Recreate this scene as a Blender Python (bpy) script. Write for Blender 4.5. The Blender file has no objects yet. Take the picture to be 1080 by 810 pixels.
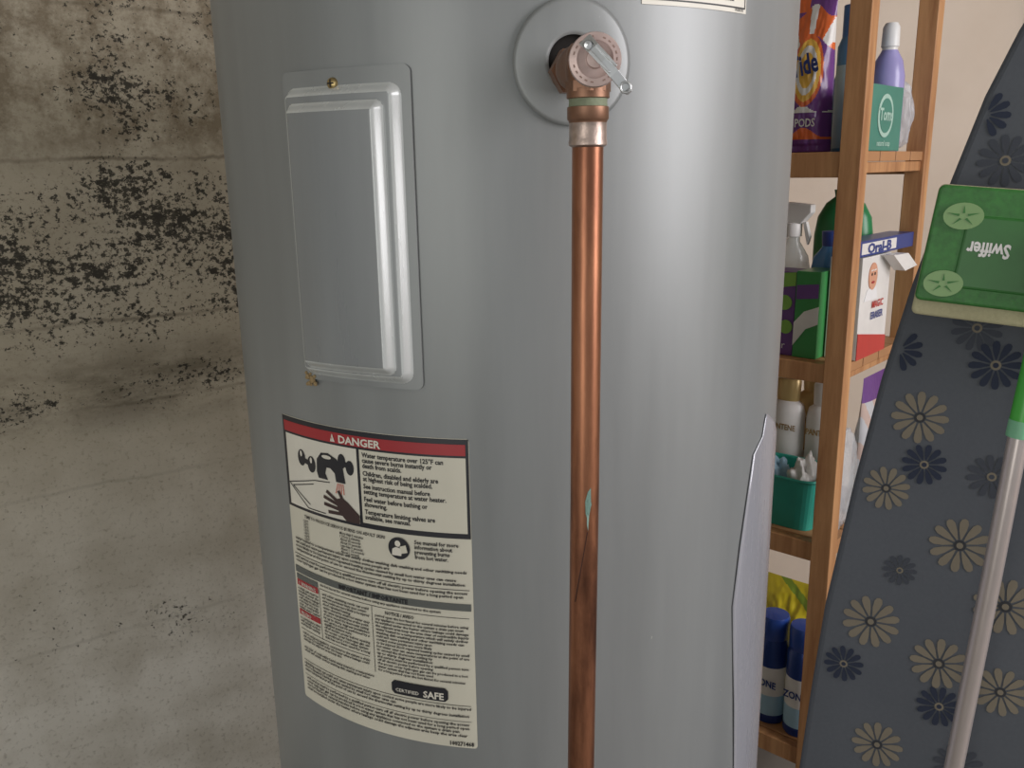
import bpy, bmesh, math, random
from math import sin, cos, pi, radians, sqrt
from mathutils import Vector, Matrix, noise
from mathutils.geometry import tessellate_polygon
random.seed(7)
S = bpy.context.scene
S.view_settings.view_transform = 'Standard'
S.view_settings.look = 'None'

# ------------------------------------------------------------ materials
MATS = {}
def srgb(c):
    return tuple(((v/255)/12.92 if v/255 <= .04045 else (((v/255)+.055)/1.055)**2.4) for v in c)
def mat(name, col, rough=.5, metal=0., var=.06, scale=30., bump=0., alpha=1., trans=0., coat=0.):
    if name in MATS: return MATS[name]
    m = bpy.data.materials.new(name); m.use_nodes = True
    nt = m.node_tree; b = nt.nodes['Principled BSDF']
    c = srgb(col)
    tc = nt.nodes.new('ShaderNodeTexCoord')
    no = nt.nodes.new('ShaderNodeTexNoise'); no.inputs['Scale'].default_value = scale; no.inputs['Detail'].default_value = 4
    nt.links.new(tc.outputs['Object'], no.inputs['Vector'])
    mx = nt.nodes.new('ShaderNodeMix'); mx.data_type = 'RGBA'
    mx.inputs[6].default_value = tuple(max(0, v*(1-var*2)) for v in c)+(1,)
    mx.inputs[7].default_value = tuple(min(1, v*(1+var*2)) for v in c)+(1,)
    nt.links.new(no.outputs['Fac'], mx.inputs[0])
    nt.links.new(mx.outputs[2], b.inputs['Base Color'])
    b.inputs['Roughness'].default_value = rough
    b.inputs['Metallic'].default_value = metal
    b.inputs['Alpha'].default_value = alpha
    b.inputs['Transmission Weight'].default_value = trans
    b.inputs['Coat Weight'].default_value = coat
    if bump:
        bp = nt.nodes.new('ShaderNodeBump'); bp.inputs['Strength'].default_value = bump; bp.inputs['Distance'].default_value = .002
        nt.links.new(no.outputs['Fac'], bp.inputs['Height']); nt.links.new(bp.outputs['Normal'], b.inputs['Normal'])
    MATS[name] = m
    return m
def ramp(nt, src, stops):
    r = nt.nodes.new('ShaderNodeValToRGB')
    el = r.color_ramp.elements
    while len(el) < len(stops): el.new(.5)
    for e_, (p, c) in zip(el, stops):
        e_.position = p; e_.color = (c, c, c, 1) if isinstance(c, (int, float)) else tuple(c)+(1,)
    nt.links.new(src, r.inputs['Fac']); return r
def nmath(nt, op, a, b=None):
    n = nt.nodes.new('ShaderNodeMath'); n.operation = op
    for i, v in enumerate((a, b)):
        if v is None: continue
        if isinstance(v, (int, float)): n.inputs[i].default_value = v
        else: nt.links.new(v, n.inputs[i])
    return n.outputs[0]
def nmix(nt, fac, a, b):
    n = nt.nodes.new('ShaderNodeMix'); n.data_type = 'RGBA'
    if isinstance(fac, (int, float)): n.inputs[0].default_value = fac
    else: nt.links.new(fac, n.inputs[0])
    for i, v in ((6, a), (7, b)):
        if isinstance(v, tuple): n.inputs[i].default_value = v+(1,)
        else: nt.links.new(v, n.inputs[i])
    return n.outputs[2]
def nnoise(nt, vec, scale, detail=4, rough=.55):
    n = nt.nodes.new('ShaderNodeTexNoise'); n.inputs['Scale'].default_value = scale
    n.inputs['Detail'].default_value = detail; n.inputs['Roughness'].default_value = rough
    nt.links.new(vec, n.inputs['Vector']); return n.outputs['Fac']
def nmap(nt, vec, sc=(1, 1, 1), loc=(0, 0, 0)):
    n = nt.nodes.new('ShaderNodeMapping'); n.inputs['Scale'].default_value = sc; n.inputs['Location'].default_value = loc
    nt.links.new(vec, n.inputs['Vector']); return n.outputs[0]
def base(name):
    m = bpy.data.materials.new(name); m.use_nodes = True; MATS[name] = m
    nt = m.node_tree; tc = nt.nodes.new('ShaderNodeTexCoord')
    return m, nt, nt.nodes['Principled BSDF'], tc.outputs['Object']

def make_concrete():
    m, nt, b, oc = base('mouldy_concrete')
    sx = nt.nodes.new('ShaderNodeSeparateXYZ'); nt.links.new(oc, sx.inputs[0])
    big = nnoise(nt, oc, 2.2, 4, .55)
    med = nnoise(nt, nmap(nt, oc, (1, 1, 1.15)), 7, 7, .6)
    fine = nnoise(nt, oc, 120, 5, .7)
    low = ramp(nt, sx.outputs['Z'], [(.35, 0.), (.90, 1.)]).outputs[0]
    g1 = nmix(nt, low, srgb((234, 230, 222)), srgb((186, 176, 156)))
    c1 = nmix(nt, nmath(nt, 'MULTIPLY', ramp(nt, big, [(.35, 0.), (.65, 1.)]).outputs[0], .5), g1, srgb((176, 169, 154)))
    c2 = nmix(nt, ramp(nt, med, [(.36, .35), (.58, 0.)]).outputs[0], c1, srgb((146, 135, 114)))
    c2 = nmix(nt, ramp(nt, fine, [(.34, .4), (.46, 0.)]).outputs[0], c2, srgb((110, 100, 82)))
    wob = nmath(nt, 'MULTIPLY', nmath(nt, 'SUBTRACT', nnoise(nt, nmap(nt, oc, (1, 1, .2)), 5, 6, .7), .5), .035)
    zz = nmath(nt, 'ADD', sx.outputs['Z'], wob)
    def band(z0, hw, soft):
        d = nmath(nt, 'ABSOLUTE', nmath(nt, 'SUBTRACT', zz, z0))
        return nmath(nt, 'SUBTRACT', 1., nmath(nt, 'MINIMUM', nmath(nt, 'MAXIMUM', nmath(nt, 'DIVIDE', nmath(nt, 'SUBTRACT', d, hw), soft), 0.), 1.))
    cur = c2
    for z0, st in ((1.272, .75), (1.012, .55), (.87, .45), (.735, .2), (.46, .15), (1.5, .4)):
        brk = ramp(nt, nnoise(nt, nmap(nt, oc, (1, 1, 1), (z0*7, 0, 0)), 6, 3), [(.35, .15), (.6, 1.)]).outputs[0]
        fac = nmath(nt, 'MULTIPLY', nmath(nt, 'MULTIPLY', band(z0, .0010, .0035), brk), st)
        cur = nmix(nt, fac, cur, srgb((70, 62, 48)))
    st = nmath(nt, 'MULTIPLY', band(.90, .02, .07), ramp(nt, nnoise(nt, nmap(nt, oc, (.8, 1, 2.2), (3, 0, 0)), 5, 8, .7), [(.40, 0.), (.60, .7)]).outputs[0])
    cur = nmix(nt, st, cur, srgb((84, 75, 58)))
    st = nmath(nt, 'MULTIPLY', band(1.42, .10, .08), ramp(nt, nnoise(nt, nmap(nt, oc, (1, 1, 1), (8, 0, 2)), 14, 8, .75), [(.43, 0.), (.58, .65)]).outputs[0])
    cur = nmix(nt, st, cur, srgb((100, 84, 60)))
    sp = nnoise(nt, nmap(nt, oc, (1, 1, 1.15)), 95, 4, .7)
    sp2 = nnoise(nt, nmap(nt, oc, (1, 1, 1.2), (5, 2, 1)), 42, 5, .75)
    patch = nnoise(nt, nmap(nt, oc, (1, 1, 1.5), (1.3, 0, .4)), 5.0, 3)
    for z0, hw, so, k in ((1.12, .10, .08, .125), (.885, .012, .05, .10), (1.44, .08, .1, .06), (.72, .1, .3, -.03)):
        thr = nmath(nt, 'ADD', nmath(nt, 'MULTIPLY', band(z0, hw, so), k), nmath(nt, 'MULTIPLY', nmath(nt, 'SUBTRACT', patch, .5), .5))
        f1 = ramp(nt, nmath(nt, 'ADD', sp, thr), [(.645, 0.), (.69, .9)]).outputs[0]
        f2 = ramp(nt, nmath(nt, 'ADD', sp2, thr), [(.675, 0.), (.71, .95)]).outputs[0]
        msk = ramp(nt, band(z0, hw, so), [(.05, 0.), (.4, 1.)]).outputs[0]
        cur = nmix(nt, nmath(nt, 'MULTIPLY', nmath(nt, 'MAXIMUM', f1, f2), msk), cur, srgb((42, 40, 35)))
    nt.links.new(cur, b.inputs['Base Color']); b.inputs['Roughness'].default_value = .95
    bp = nt.nodes.new('ShaderNodeBump'); bp.inputs['Strength'].default_value = .35; bp.inputs['Distance'].default_value = .003
    hh = nmath(nt, 'ADD', nmath(nt, 'MULTIPLY', med, .6), nmath(nt, 'MULTIPLY', fine, .6))
    nt.links.new(hh, bp.inputs['Height']); nt.links.new(bp.outputs['Normal'], b.inputs['Normal'])
    return m
def make_tankpaint(name='tank_grey_enamel', col=(137, 140, 140), rough=.38):
    m, nt, b, oc = base(name)
    st = nnoise(nt, nmap(nt, oc, (6, 6, .5)), 3, 6, .6)
    fi = nnoise(nt, oc, 60, 4, .6)
    c = srgb(col)
    cur = nmix(nt, ramp(nt, st, [(.3, 0.), (.7, 1.)]).outputs[0], tuple(v*.90 for v in c), tuple(v*1.07 for v in c))
    sp = ramp(nt, nnoise(nt, nmap(nt, oc, (1, 1, .7)), 130, 2), [(.79, 0.), (.82, .5)]).outputs[0]
    cur = nmix(nt, sp, cur, srgb((205, 205, 200)))
    nt.links.new(cur, b.inputs['Base Color'])
    r = ramp(nt, st, [(.3, rough-.04), (.7, rough+.07)]); nt.links.new(r.outputs[0], b.inputs['Roughness'])
    b.inputs['Metallic'].default_value = .22
    bp = nt.nodes.new('ShaderNodeBump'); bp.inputs['Strength'].default_value = .05; bp.inputs['Distance'].default_value = .001
    nt.links.new(fi, bp.inputs['Height']); nt.links.new(bp.outputs['Normal'], b.inputs['Normal'])
    return m
def make_copper():
    m, nt, b, oc = base('aged_copper')
    st = nnoise(nt, nmap(nt, oc, (1, 1, .12)), 45, 6, .7)
    bl = nnoise(nt, nmap(nt, oc, (1, 1, .35)), 22, 5, .6)
    cur = nmix(nt, ramp(nt, st, [(.35, 0.), (.65, 1.)]).outputs[0], srgb((124, 80, 60)), srgb((172, 118, 88)))
    cur = nmix(nt, ramp(nt, bl, [(.52, 0.), (.68, .8)]).outputs[0], cur, srgb((84, 54, 42)))
    nt.links.new(cur, b.inputs['Base Color']); b.inputs['Metallic'].default_value = .8; b.inputs['Roughness'].default_value = .36
    return m
def make_wood():
    m, nt, b, oc = base('pine_wood')
    g_ = nnoise(nt, nmap(nt, oc, (14, 14, 1.2)), 3, 6, .65)
    cur = nmix(nt, ramp(nt, g_, [(.35, 0.), (.65, 1.)]).outputs[0], srgb((154, 106, 68)), srgb((196, 148, 102)))
    nt.links.new(cur, b.inputs['Base Color']); b.inputs['Roughness'].default_value = .55
    return m
def make_plain(name, c1, c2, scale, rough=.85, bump=.2):
    m, nt, b, oc = base(name)
    cur = nmix(nt, ramp(nt, nnoise(nt, oc, scale, 6, .6), [(.3, 0.), (.7, 1.)]).outputs[0], srgb(c1), srgb(c2))
    nt.links.new(cur, b.inputs['Base Color']); b.inputs['Roughness'].default_value = rough
    bp = nt.nodes.new('ShaderNodeBump'); bp.inputs['Strength'].default_value = bump; bp.inputs['Distance'].default_value = .002
    nt.links.new(nnoise(nt, oc, scale*12, 4), bp.inputs['Height']); nt.links.new(bp.outputs['Normal'], b.inputs['Normal'])
    return m
CONC = make_concrete(); TANK = make_tankpaint(); COPPER = make_copper(); WOOD = make_wood()

# ------------------------------------------------------------ geometry helpers
def obj(name, verts, faces, mats, parent=None, mi=None, smooth=False, mw=None):
    me = bpy.data.meshes.new(name); me.from_pydata([tuple(v) for v in verts], [], faces); me.update()
    if not isinstance(mats, (list, tuple)): mats = [mats]
    for m in mats: me.materials.append(m)
    if mi:
        for p, i in zip(me.polygons, mi): p.material_index = i
    if smooth:
        for p in me.polygons: p.use_smooth = True
    bm = bmesh.new(); bm.from_mesh(me); bmesh.ops.recalc_face_normals(bm, faces=bm.faces); bm.to_mesh(me); bm.free()
    o = bpy.data.objects.new(name, me); S.collection.objects.link(o)
    if parent: o.parent = parent
    if mw is not None: o.matrix_local = mw
    return o
def empty(name, mw=None):
    o = bpy.data.objects.new(name, None); S.collection.objects.link(o); o.empty_display_size = .05
    if mw is not None: o.matrix_world = mw
    return o
def edge_split(o, ang=35):
    m = o.modifiers.new('es', 'EDGE_SPLIT'); m.split_angle = radians(ang); return o
def box(name, lo, hi, m, parent=None, bev=.0, mw=None):
    x0, y0, z0 = lo; x1, y1, z1 = hi
    v = [(x0,y0,z0),(x1,y0,z0),(x1,y1,z0),(x0,y1,z0),(x0,y0,z1),(x1,y0,z1),(x1,y1,z1),(x0,y1,z1)]
    f = [(0,3,2,1),(4,5,6,7),(0,1,5,4),(1,2,6,5),(2,3,7,6),(3,0,4,7)]
    o = obj(name, v, f, m, parent, mw=mw)
    if bev:
        b = o.modifiers.new('b', 'BEVEL'); b.width = bev; b.segments = 3
    return o
def lathe(name, prof, mats, parent=None, mi=None, seg=40, mw=None, sx=1, sy=1, smooth=True):
    v, f, idx = [], [], []
    for r, z in prof:
        for i in range(seg):
            a = 2*pi*i/seg; v.append((r*cos(a)*sx, r*sin(a)*sy, z))
    for k in range(len(prof)-1):
        for i in range(seg):
            j = (i+1) % seg
            f.append((k*seg+i, k*seg+j, (k+1)*seg+j, (k+1)*seg+i)); idx.append(mi[k] if mi else 0)
    for k in (0, len(prof)-1):
        if prof[k][0] > 1e-5:
            f.append(tuple(k*seg+i for i in range(seg))); idx.append((mi[min(k, len(mi)-1)]) if mi else 0)
    o = obj(name, v, f, mats, parent, idx, smooth, mw)
    return edge_split(o, 40)
def tube(name, pts, r, m, parent=None, seg=24, mw=None, radii=None):
    pts = [Vector(p) for p in pts]; v, f = [], []
    prev = None
    for k, p in enumerate(pts):
        t = (pts[min(k+1, len(pts)-1)]-pts[max(k-1, 0)]).normalized()
        a = Vector((0, 0, 1)) if abs(t.z) < .9 else Vector((1, 0, 0))
        if prev is not None: a = prev
        s = (a - t*a.dot(t)).normalized(); w = t.cross(s); prev = s
        rr = radii[k] if radii else r
        for i in range(seg):
            an = 2*pi*i/seg; v.append(p+s*cos(an)*rr+w*sin(an)*rr)
    for k in range(len(pts)-1):
        for i in range(seg):
            j = (i+1) % seg; f.append((k*seg+i, k*seg+j, (k+1)*seg+j, (k+1)*seg+i))
    f.append(tuple(range(seg))); f.append(tuple((len(pts)-1)*seg+i for i in range(seg)))
    return edge_split(obj(name, v, f, m, parent, smooth=True, mw=mw), 50)
def prism(name, pts, y0, y1, m, parent=None, mw=None, bev=0):
    n = len(pts); v = [(p[0], y0, p[1]) for p in pts]+[(p[0], y1, p[1]) for p in pts]
    f = [tuple(range(n)), tuple(range(2*n-1, n-1, -1))]+[(i, (i+1) % n, n+(i+1) % n, n+i) for i in range(n)]
    o = obj(name, v, f, m, parent, mw=mw)
    if bev:
        b = o.modifiers.new('b', 'BEVEL'); b.width = bev; b.segments = 3; b.limit_method = 'ANGLE'
    return o
def text_geo(s, size, spacing=1.0, res=2, bold=0.0):
    cu = bpy.data.curves.new('t', 'FONT'); cu.body = s; cu.size = size; cu.resolution_u = res; cu.space_character = spacing
    cu.offset = bold*size
    o = bpy.data.objects.new('t', cu); S.collection.objects.link(o)
    dg = bpy.context.evaluated_depsgraph_get(); dg.update()
    me = bpy.data.meshes.new_from_object(o.evaluated_get(dg))
    v = [tuple(p.co[:2]) for p in me.vertices]; f = [tuple(p.vertices) for p in me.polygons]
    bpy.data.objects.remove(o); bpy.data.curves.remove(cu); bpy.data.meshes.remove(me)
    return v, f
def text_flat(name, s, size, m, parent, mw, align='C', bold=.0, squash=None):
    v, f = text_geo(s, size, bold=bold)
    xs = [p[0] for p in v]; w = max(xs)-min(xs); x0 = min(xs)
    k = (squash/w) if squash else 1
    off = -w*k/2 if align == 'C' else 0
    return obj(name, [((p[0]-x0)*k+off, 0, p[1]) for p in v], f, m, parent, mw=mw)
def disc_pts(cx, cy, rx, ry=None, n=24):
    ry = ry or rx; return [(cx+rx*cos(2*pi*i/n), cy+ry*sin(2*pi*i/n)) for i in range(n)]
def T(x, y, z): return Matrix.Translation((x, y, z))
def RZ(a): return Matrix.Rotation(a, 4, 'Z')
def RX(a): return Matrix.Rotation(a, 4, 'X')
def RY(a): return Matrix.Rotation(a, 4, 'Y')

# ------------------------------------------------------------ camera
cam = bpy.data.cameras.new('camera'); cam.sensor_width = 36; cam.lens = 920*36/1080; cam.clip_start = .02
co = bpy.data.objects.new('camera', cam); S.collection.objects.link(co); S.camera = co
co.matrix_world = Matrix(((.999859, .016777, 0, 0), (-.004053, .241543, -.970382, 0), (-.01628, .970245, .241577, 1.25), (0, 0, 0, 1)))

# ------------------------------------------------------------ room
wyaw = math.atan2(.588, .809)
box('wall_left', (-2.4, 0, 0), (1.80, .12, 2.5), CONC, mw=T(-.588*1.55, .809*1.55, 0)@RZ(wyaw))
BEIGE = make_plain('beige_painted_wall', (210, 194, 176), (226, 212, 196), 2.0)
box('wall_back', (.40, 2.34, 0), (2.3, 2.46, 2.5), BEIGE)
box('wall_right', (2.3, -1.9, 0), (2.42, 2.46, 2.5), BEIGE)
box('floor', (-3.2, -2.6, -.1), (2.5, 2.9, 0), make_plain('grey_concrete_floor', (110, 106, 100), (140, 136, 128), 3))
box('ceiling', (-3.2, -1.9, 2.5), (2.5, 2.9, 2.6), make_plain('white_ceiling', (170, 167, 160), (186, 183, 176), 3))
box('trim_1', (1.315, 2.30, 0), (1.42, 2.34, 2.5), mat('dark_brown_trim', (62, 44, 34), .5))

# ------------------------------------------------------------ water heater
TC = Vector((0, 1.0, 0)); R = .30
def cyl(th, z, r=R):
    a = radians(th); return Vector((TC.x+r*sin(a), TC.y-r*cos(a), z))
wh = empty('water_heater')
lathe('tank_jacket', [(0, .05), (.285, .05), (.297, .055), (R, .065), (R, 1.49), (.302, 1.492), (.302, 1.515), (.295, 1.525), (.25, 1.535), (0, 1.54)], TANK, wh, seg=160, mw=T(0, 1, 0))
for i, a in enumerate((30, 150, 270)):
    box('foot_%d' % i, (-.02, -.02, 0), (.02, .02, .06), mat('black_foot', (40, 40, 42)), wh, .003, T(.22*cos(radians(a)), 1+.22*sin(radians(a)), 0))
for i, x in enumerate((-.1, .1)):
    lathe('pipe_nipple_%d' % i, [(.011, 1.53), (.011, 1.66), (.014, 1.66), (.014, 1.70), (0, 1.70)], COPPER, wh, mw=T(x, 1.0, 0))
def cyl_grid(name, a0, a1, z0, z1, m, roff, parent=wh, n=40, thick=0.0, corner=0.0):
    mm = R*pi/180
    w = (a1-a0)*mm; h = z1-z0; out = []
    c = corner or 1e-4
    for (cx, cz, s) in ((w-c, h-c, 0), (c, h-c, 90), (c, c, 180), (w-c, c, 270)):
        for k in range(7):
            an = radians(s+90*k/6); out.append((cx+c*cos(an), cz+c*sin(an)))
    bm = bmesh.new()
    vs = [bm.verts.new((p[0], 0, p[1])) for p in out]; bm.faces.new(vs)
    if thick:
        r_ = bmesh.ops.extrude_face_region(bm, geom=bm.faces[:])
        for v in [g for g in r_['geom'] if isinstance(g, bmesh.types.BMVert)]: v.co.y = -thick
    for k in range(1, n):
        bmesh.ops.bisect_plane(bm, geom=bm.verts[:]+bm.edges[:]+bm.faces[:], plane_co=(w*k/n, 0, 0), plane_no=(1, 0, 0))
    for v in bm.verts:
        v.co = cyl(a0+v.co.x/mm, z0+v.co.z, R+roff-v.co.y)
    me = bpy.data.meshes.new(name); bmesh.ops.recalc_face_normals(bm, faces=bm.faces); bm.to_mesh(me); bm.free(); me.materials.append(m)
    for p in me.polygons: p.use_smooth = True
    o = bpy.data.objects.new(name, me); S.collection.objects.link(o); o.parent = parent
    return edge_split(o, 40)

# embossed access cover
PA0, PA1, PZ0, PZ1 = -37.9, -14.2, 1.070, 1.328
mm = R*pi/180
PW = (PA1-PA0)*mm; PH = PZ1-PZ0
cyl_grid('access_cover_flange', PA0, PA1, PZ0, PZ1, TANK, .0008, thick=.0018, corner=.006, n=24)
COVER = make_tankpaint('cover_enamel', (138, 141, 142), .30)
COVER_HI = make_tankpaint('cover_slope_highlight', (200, 204, 203), .26)  # lighter copy of the cover enamel, highlight on the slopes painted in
def ss(t): t = max(0, min(1, t)); return t*t*(3-2*t)
def rrect_in(x, z, l, r, b, t, c):
    cx, cz = (l+r)/2, (b+t)/2; qx = abs(x-cx)-(r-l)/2+c; qz = abs(z-cz)-(t-b)/2+c
    return -(sqrt(max(qx, 0)**2+max(qz, 0)**2)+min(max(qx, qz), 0)-c)
v, f, mi = [], [], []
NX, NZ = 170, 320
l, r_, b_, t_ = .003, PW-.0070, .004, PH-.0120
def steps(x, z):
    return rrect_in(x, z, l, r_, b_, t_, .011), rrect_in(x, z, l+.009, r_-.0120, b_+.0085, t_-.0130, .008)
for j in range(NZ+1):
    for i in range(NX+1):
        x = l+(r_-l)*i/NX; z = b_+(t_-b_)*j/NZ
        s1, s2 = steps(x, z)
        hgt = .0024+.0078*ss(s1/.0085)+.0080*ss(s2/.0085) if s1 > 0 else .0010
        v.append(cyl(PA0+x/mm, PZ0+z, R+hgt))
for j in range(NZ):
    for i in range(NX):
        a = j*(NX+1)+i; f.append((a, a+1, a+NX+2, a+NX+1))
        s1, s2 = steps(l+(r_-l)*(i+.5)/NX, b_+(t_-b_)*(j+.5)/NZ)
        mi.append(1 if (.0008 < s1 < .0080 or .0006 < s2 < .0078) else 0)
obj('access_cover_embossed_door', v, f, [COVER, COVER_HI], wh, mi, smooth=True)
BR = mat('screw_brass', (170, 150, 105), .35, .9)
sc = T(*cyl(-27.2, 1.3165, R+.0026))@RZ(radians(-27.2))@RX(radians(90))
lathe('cover_screw', [(0, .0035), (.0022, .0034), (.0042, .0022), (.0048, 0), (.0048, -.001), (0, -.001)], BR, wh, mw=sc, seg=24)
for k, (w1, w2) in enumerate(((.003, .0006), (.0006, .003))):
    box('screw_slot_%d' % k, (-w1, -w2, .0030), (w1, w2, .0038), mat('slot_dark', (30, 26, 20)), wh, mw=sc)
SE = mat('old_foam_sealant', (150, 128, 92), .8, bump=.5, scale=300)
for k in range(16):
    a = -36.4+random.uniform(-1.0, 1.7); z = 1.0705+random.uniform(-.007, .006)
    s = random.uniform(.0012, .0030)
    lathe('sealant_bit_%d' % k, [(0, s), (s*.8, s*.6), (s, 0), (0, 0)], SE, wh, mw=T(*cyl(a, z, R+.0026))@RZ(radians(a))@RX(radians(90)), seg=9)

# raised strip on the right, a dent's reflection painted as lighter enamel
DENT = make_tankpaint('jacket_dent_sheen', (160, 161, 168), .26)
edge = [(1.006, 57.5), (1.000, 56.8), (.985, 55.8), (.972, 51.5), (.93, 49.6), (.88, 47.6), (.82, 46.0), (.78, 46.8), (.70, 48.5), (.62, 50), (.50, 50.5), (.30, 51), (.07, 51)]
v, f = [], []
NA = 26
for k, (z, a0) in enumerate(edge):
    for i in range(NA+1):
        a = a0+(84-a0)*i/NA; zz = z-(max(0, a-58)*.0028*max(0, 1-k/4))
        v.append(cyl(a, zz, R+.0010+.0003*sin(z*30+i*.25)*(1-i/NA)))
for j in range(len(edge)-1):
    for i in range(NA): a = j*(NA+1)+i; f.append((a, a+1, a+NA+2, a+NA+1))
o = obj('jacket_dent_strip', v, f, DENT, wh, smooth=True)
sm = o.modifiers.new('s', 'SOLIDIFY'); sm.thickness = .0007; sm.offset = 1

# ---- warning label
LA, LZ = -46.3, 1.028
LW, LH = 205., 300.
LB = {}
def lput(key, m, vs, fs, lay):
    d = LB.setdefault(key, [m, [], []]); n = len(d[1])
    d[1] += [cyl(LA+(x/1000)/mm, LZ-y/1000, R+.0006+lay*.00025) for x, y in vs]; d[2] += [tuple(i+n for i in q) for q in fs]
def lrect(x0, y0, x1, y1, key, lay=1):
    n = max(1, int(abs(x1-x0)/4)); vs, fs = [], []
    for i in range(n+1):
        x = x0+(x1-x0)*i/n; vs += [(x, y0), (x, y1)]
    for i in range(n): fs.append((2*i, 2*i+2, 2*i+3, 2*i+1))
    lput(key, LM[key], vs, fs, lay)
def lpoly(pts, key, lay=4):
    bm = bmesh.new(); vv = [bm.verts.new((p[0], p[1], 0)) for p in pts]
    for tri in tessellate_polygon([[Vector((p[0], p[1], 0)) for p in pts]]):
        try: bm.faces.new([vv[i] for i in tri])
        except Exception: pass
    x0 = min(p[0] for p in pts); x1 = max(p[0] for p in pts); k = x0+4
    while k < x1:
        bmesh.ops.bisect_plane(bm, geom=bm.verts[:]+bm.edges[:]+bm.faces[:], plane_co=(k, 0, 0), plane_no=(1, 0, 0)); k += 4
    bm.verts.index_update()
    lput(key, LM[key], [(q.co.x, q.co.y) for q in bm.verts], [tuple(q.index for q in fa.verts) for fa in bm.faces], lay); bm.free()
def ltext(s, x, y, size, key='ink', width=None, lay=4, bold=.012, align='L', res=1):
    vs, fs = text_geo(s, size*1.35, res=res, bold=bold)
    if not vs: return
    x0 = min(p[0] for p in vs); w = max(p[0] for p in vs)-x0
    k = (width/w) if width else .88
    if align == 'C': x -= w*k/2
    if align == 'R': x -= w*k
    lput(key, LM[key], [(x+(p[0]-x0)*k, y-p[1]) for p in vs], fs, lay)
LM = {'cream': mat('label_cream', (208, 204, 188), .45, var=.03), 'ink': mat('label_ink', (30, 30, 34), .5), 'black': mat('label_black', (30, 31, 38), .4),
      'red': mat('label_red', (160, 40, 46), .4), 'white': mat('label_white', (218, 214, 202), .45), 'skin': mat('label_hand', (60, 42, 40), .5),
      'band': mat('label_grey_band', (92, 95, 92), .5), 'pink': mat('label_pink', (205, 120, 105), .5), 'grey': mat('label_linework', (130, 128, 124), .5)}
cyl_grid('warning_label_sheet', LA, LA+(LW/1000)/mm, LZ-LH/1000, LZ, LM['cream'], .0002, thick=.0003, corner=.003, n=60)
lrect(0.4, 0.4, LW-.4, 91, 'black', 1)
lrect(3, 5, LW-3, 15, 'red', 2)
lrect(5, 17, 99, 88, 'white', 2)
lrect(102, 17, LW-3, 86, 'cream', 2)
lpoly([(70, 13.8), (75.5, 13.8), (72.7, 6.4)], 'white', 4); ltext('!', 72.1, 13.2, 4.2, 'red', lay=5)
ltext('DANGER', 80, 13.7, 7.2, 'white', width=45, bold=.03, res=2)
y = 23.4
for s in ('Water temperature over 125°F can', 'cause severe burns instantly or', 'death from scalds.', '', 'Children, disabled and elderly are', 'at highest risk of being scalded.', '',
          'See instruction manual before', 'setting temperature at water heater.', '', 'Feel water before bathing or', 'showering.', '', 'Temperature limiting valves are', 'available, see manual.'):
    if not s: y += 2.0; continue
    ltext(s, 105, y, 4.5, bold=.025, res=2); y += 5.05
def lline(x0, y0, x1, y1, w, key, lay=4):
    d = Vector((x1-x0, y1-y0)).normalized(); n = Vector((-d.y, d.x))*w/2
    lpoly([(x0+n.x, y0+n.y), (x1+n.x, y1+n.y), (x1-n.x, y1-n.y), (x0-n.x, y0-n.y)], key, lay)
for (cx, cy, rx, ry) in ((29, 37, 5.5, 8), (43, 41, 5.5, 8), (82, 31, 4.5, 7), (91, 36, 4.5, 7)): lpoly(disc_pts(cx, cy, rx, ry, 16), 'black', 4)
lline(27, 38, 44, 41, 5, 'black', 4); lline(80, 31, 92, 36, 5, 'black', 4)
lpoly([(50, 46), (51, 34), (57, 27), (66, 26), (76, 30), (83, 38), (85, 52), (74, 52), (73, 44), (68, 40), (63, 40), (61, 46), (64, 52), (52, 52)], 'black', 4)
lpoly(disc_pts(64, 30, 6, 1.8, 12), 'white', 5); lpoly(disc_pts(43, 37, 1.6, 3, 8), 'white', 5); lpoly(disc_pts(29, 33, 1.6, 3, 8), 'white', 5)
for k in range(4): lline(76+k*2, 53, 73+k*3.2, 63, 1.1, 'pink')
for a in ((6, 66, 46, 56), (6, 66, 34, 86), (34, 86, 58, 86), (46, 56, 66, 54), (12, 68, 44, 60), (12, 68, 37, 82)): lline(*a, .9, 'ink')
lpoly([(72, 69), (80, 66), (87, 70), (99, 80), (99, 88), (84, 88), (75, 80)], 'skin', 5)
for (x0, y0, x1, y1) in ((75, 71, 61, 63), (76, 74, 57, 69), (77, 78, 57, 76), (80, 82, 62, 83), (81, 69, 76, 60)): lline(x0, y0, x1, y1, 3.2, 'skin', 5)
FILL = ('water heated to a temperature which will satisfy clothes washing dish washing and other sanitizing needs can scald and cause permanent injury upon contact some people are more likely to be injured '
        'short repeated heating cycles caused by small hot water uses can cause temperatures at the point of use to exceed the thermostat setting by up to thirty degrees installation and service must be performed by a '
        'qualified person turn off all electric power before opening the access cover hydrogen gas can be produced in a hot water system that has not been used for a long period open the hot faucet for several minutes '
        'before using any appliance connected to the system a drain pan must be installed under the heater where leakage could damage the adjacent area keep the area clear of combustible liquids ').split()
fi = [0]
def fill(n):
    s = ''
    while len(s) < n: s += FILL[fi[0] % len(FILL)]+' '; fi[0] += 1
    return s.strip()
def para(x0, x1, y0, y1, pitch=3.6, size=2.6, key='ink', ragged=True):
    y = y0+size; k = 0
    while y <= y1:
        n = int((x1-x0)/(size*.66)); w = x1-x0
        if ragged: w *= random.choice((1, .97, .99, .95, .98, .62)) if k else 1
        n = int(n*w/(x1-x0)); ltext(fill(n), x0, y, size, key, width=w, bold=.03); y += pitch; k += 1
ltext('TIME TO PRODUCE SERIOUS BURNS ON ADULT SKIN', 26, 98, 3.3, width=98, bold=.02)
yy = 102.5
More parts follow.
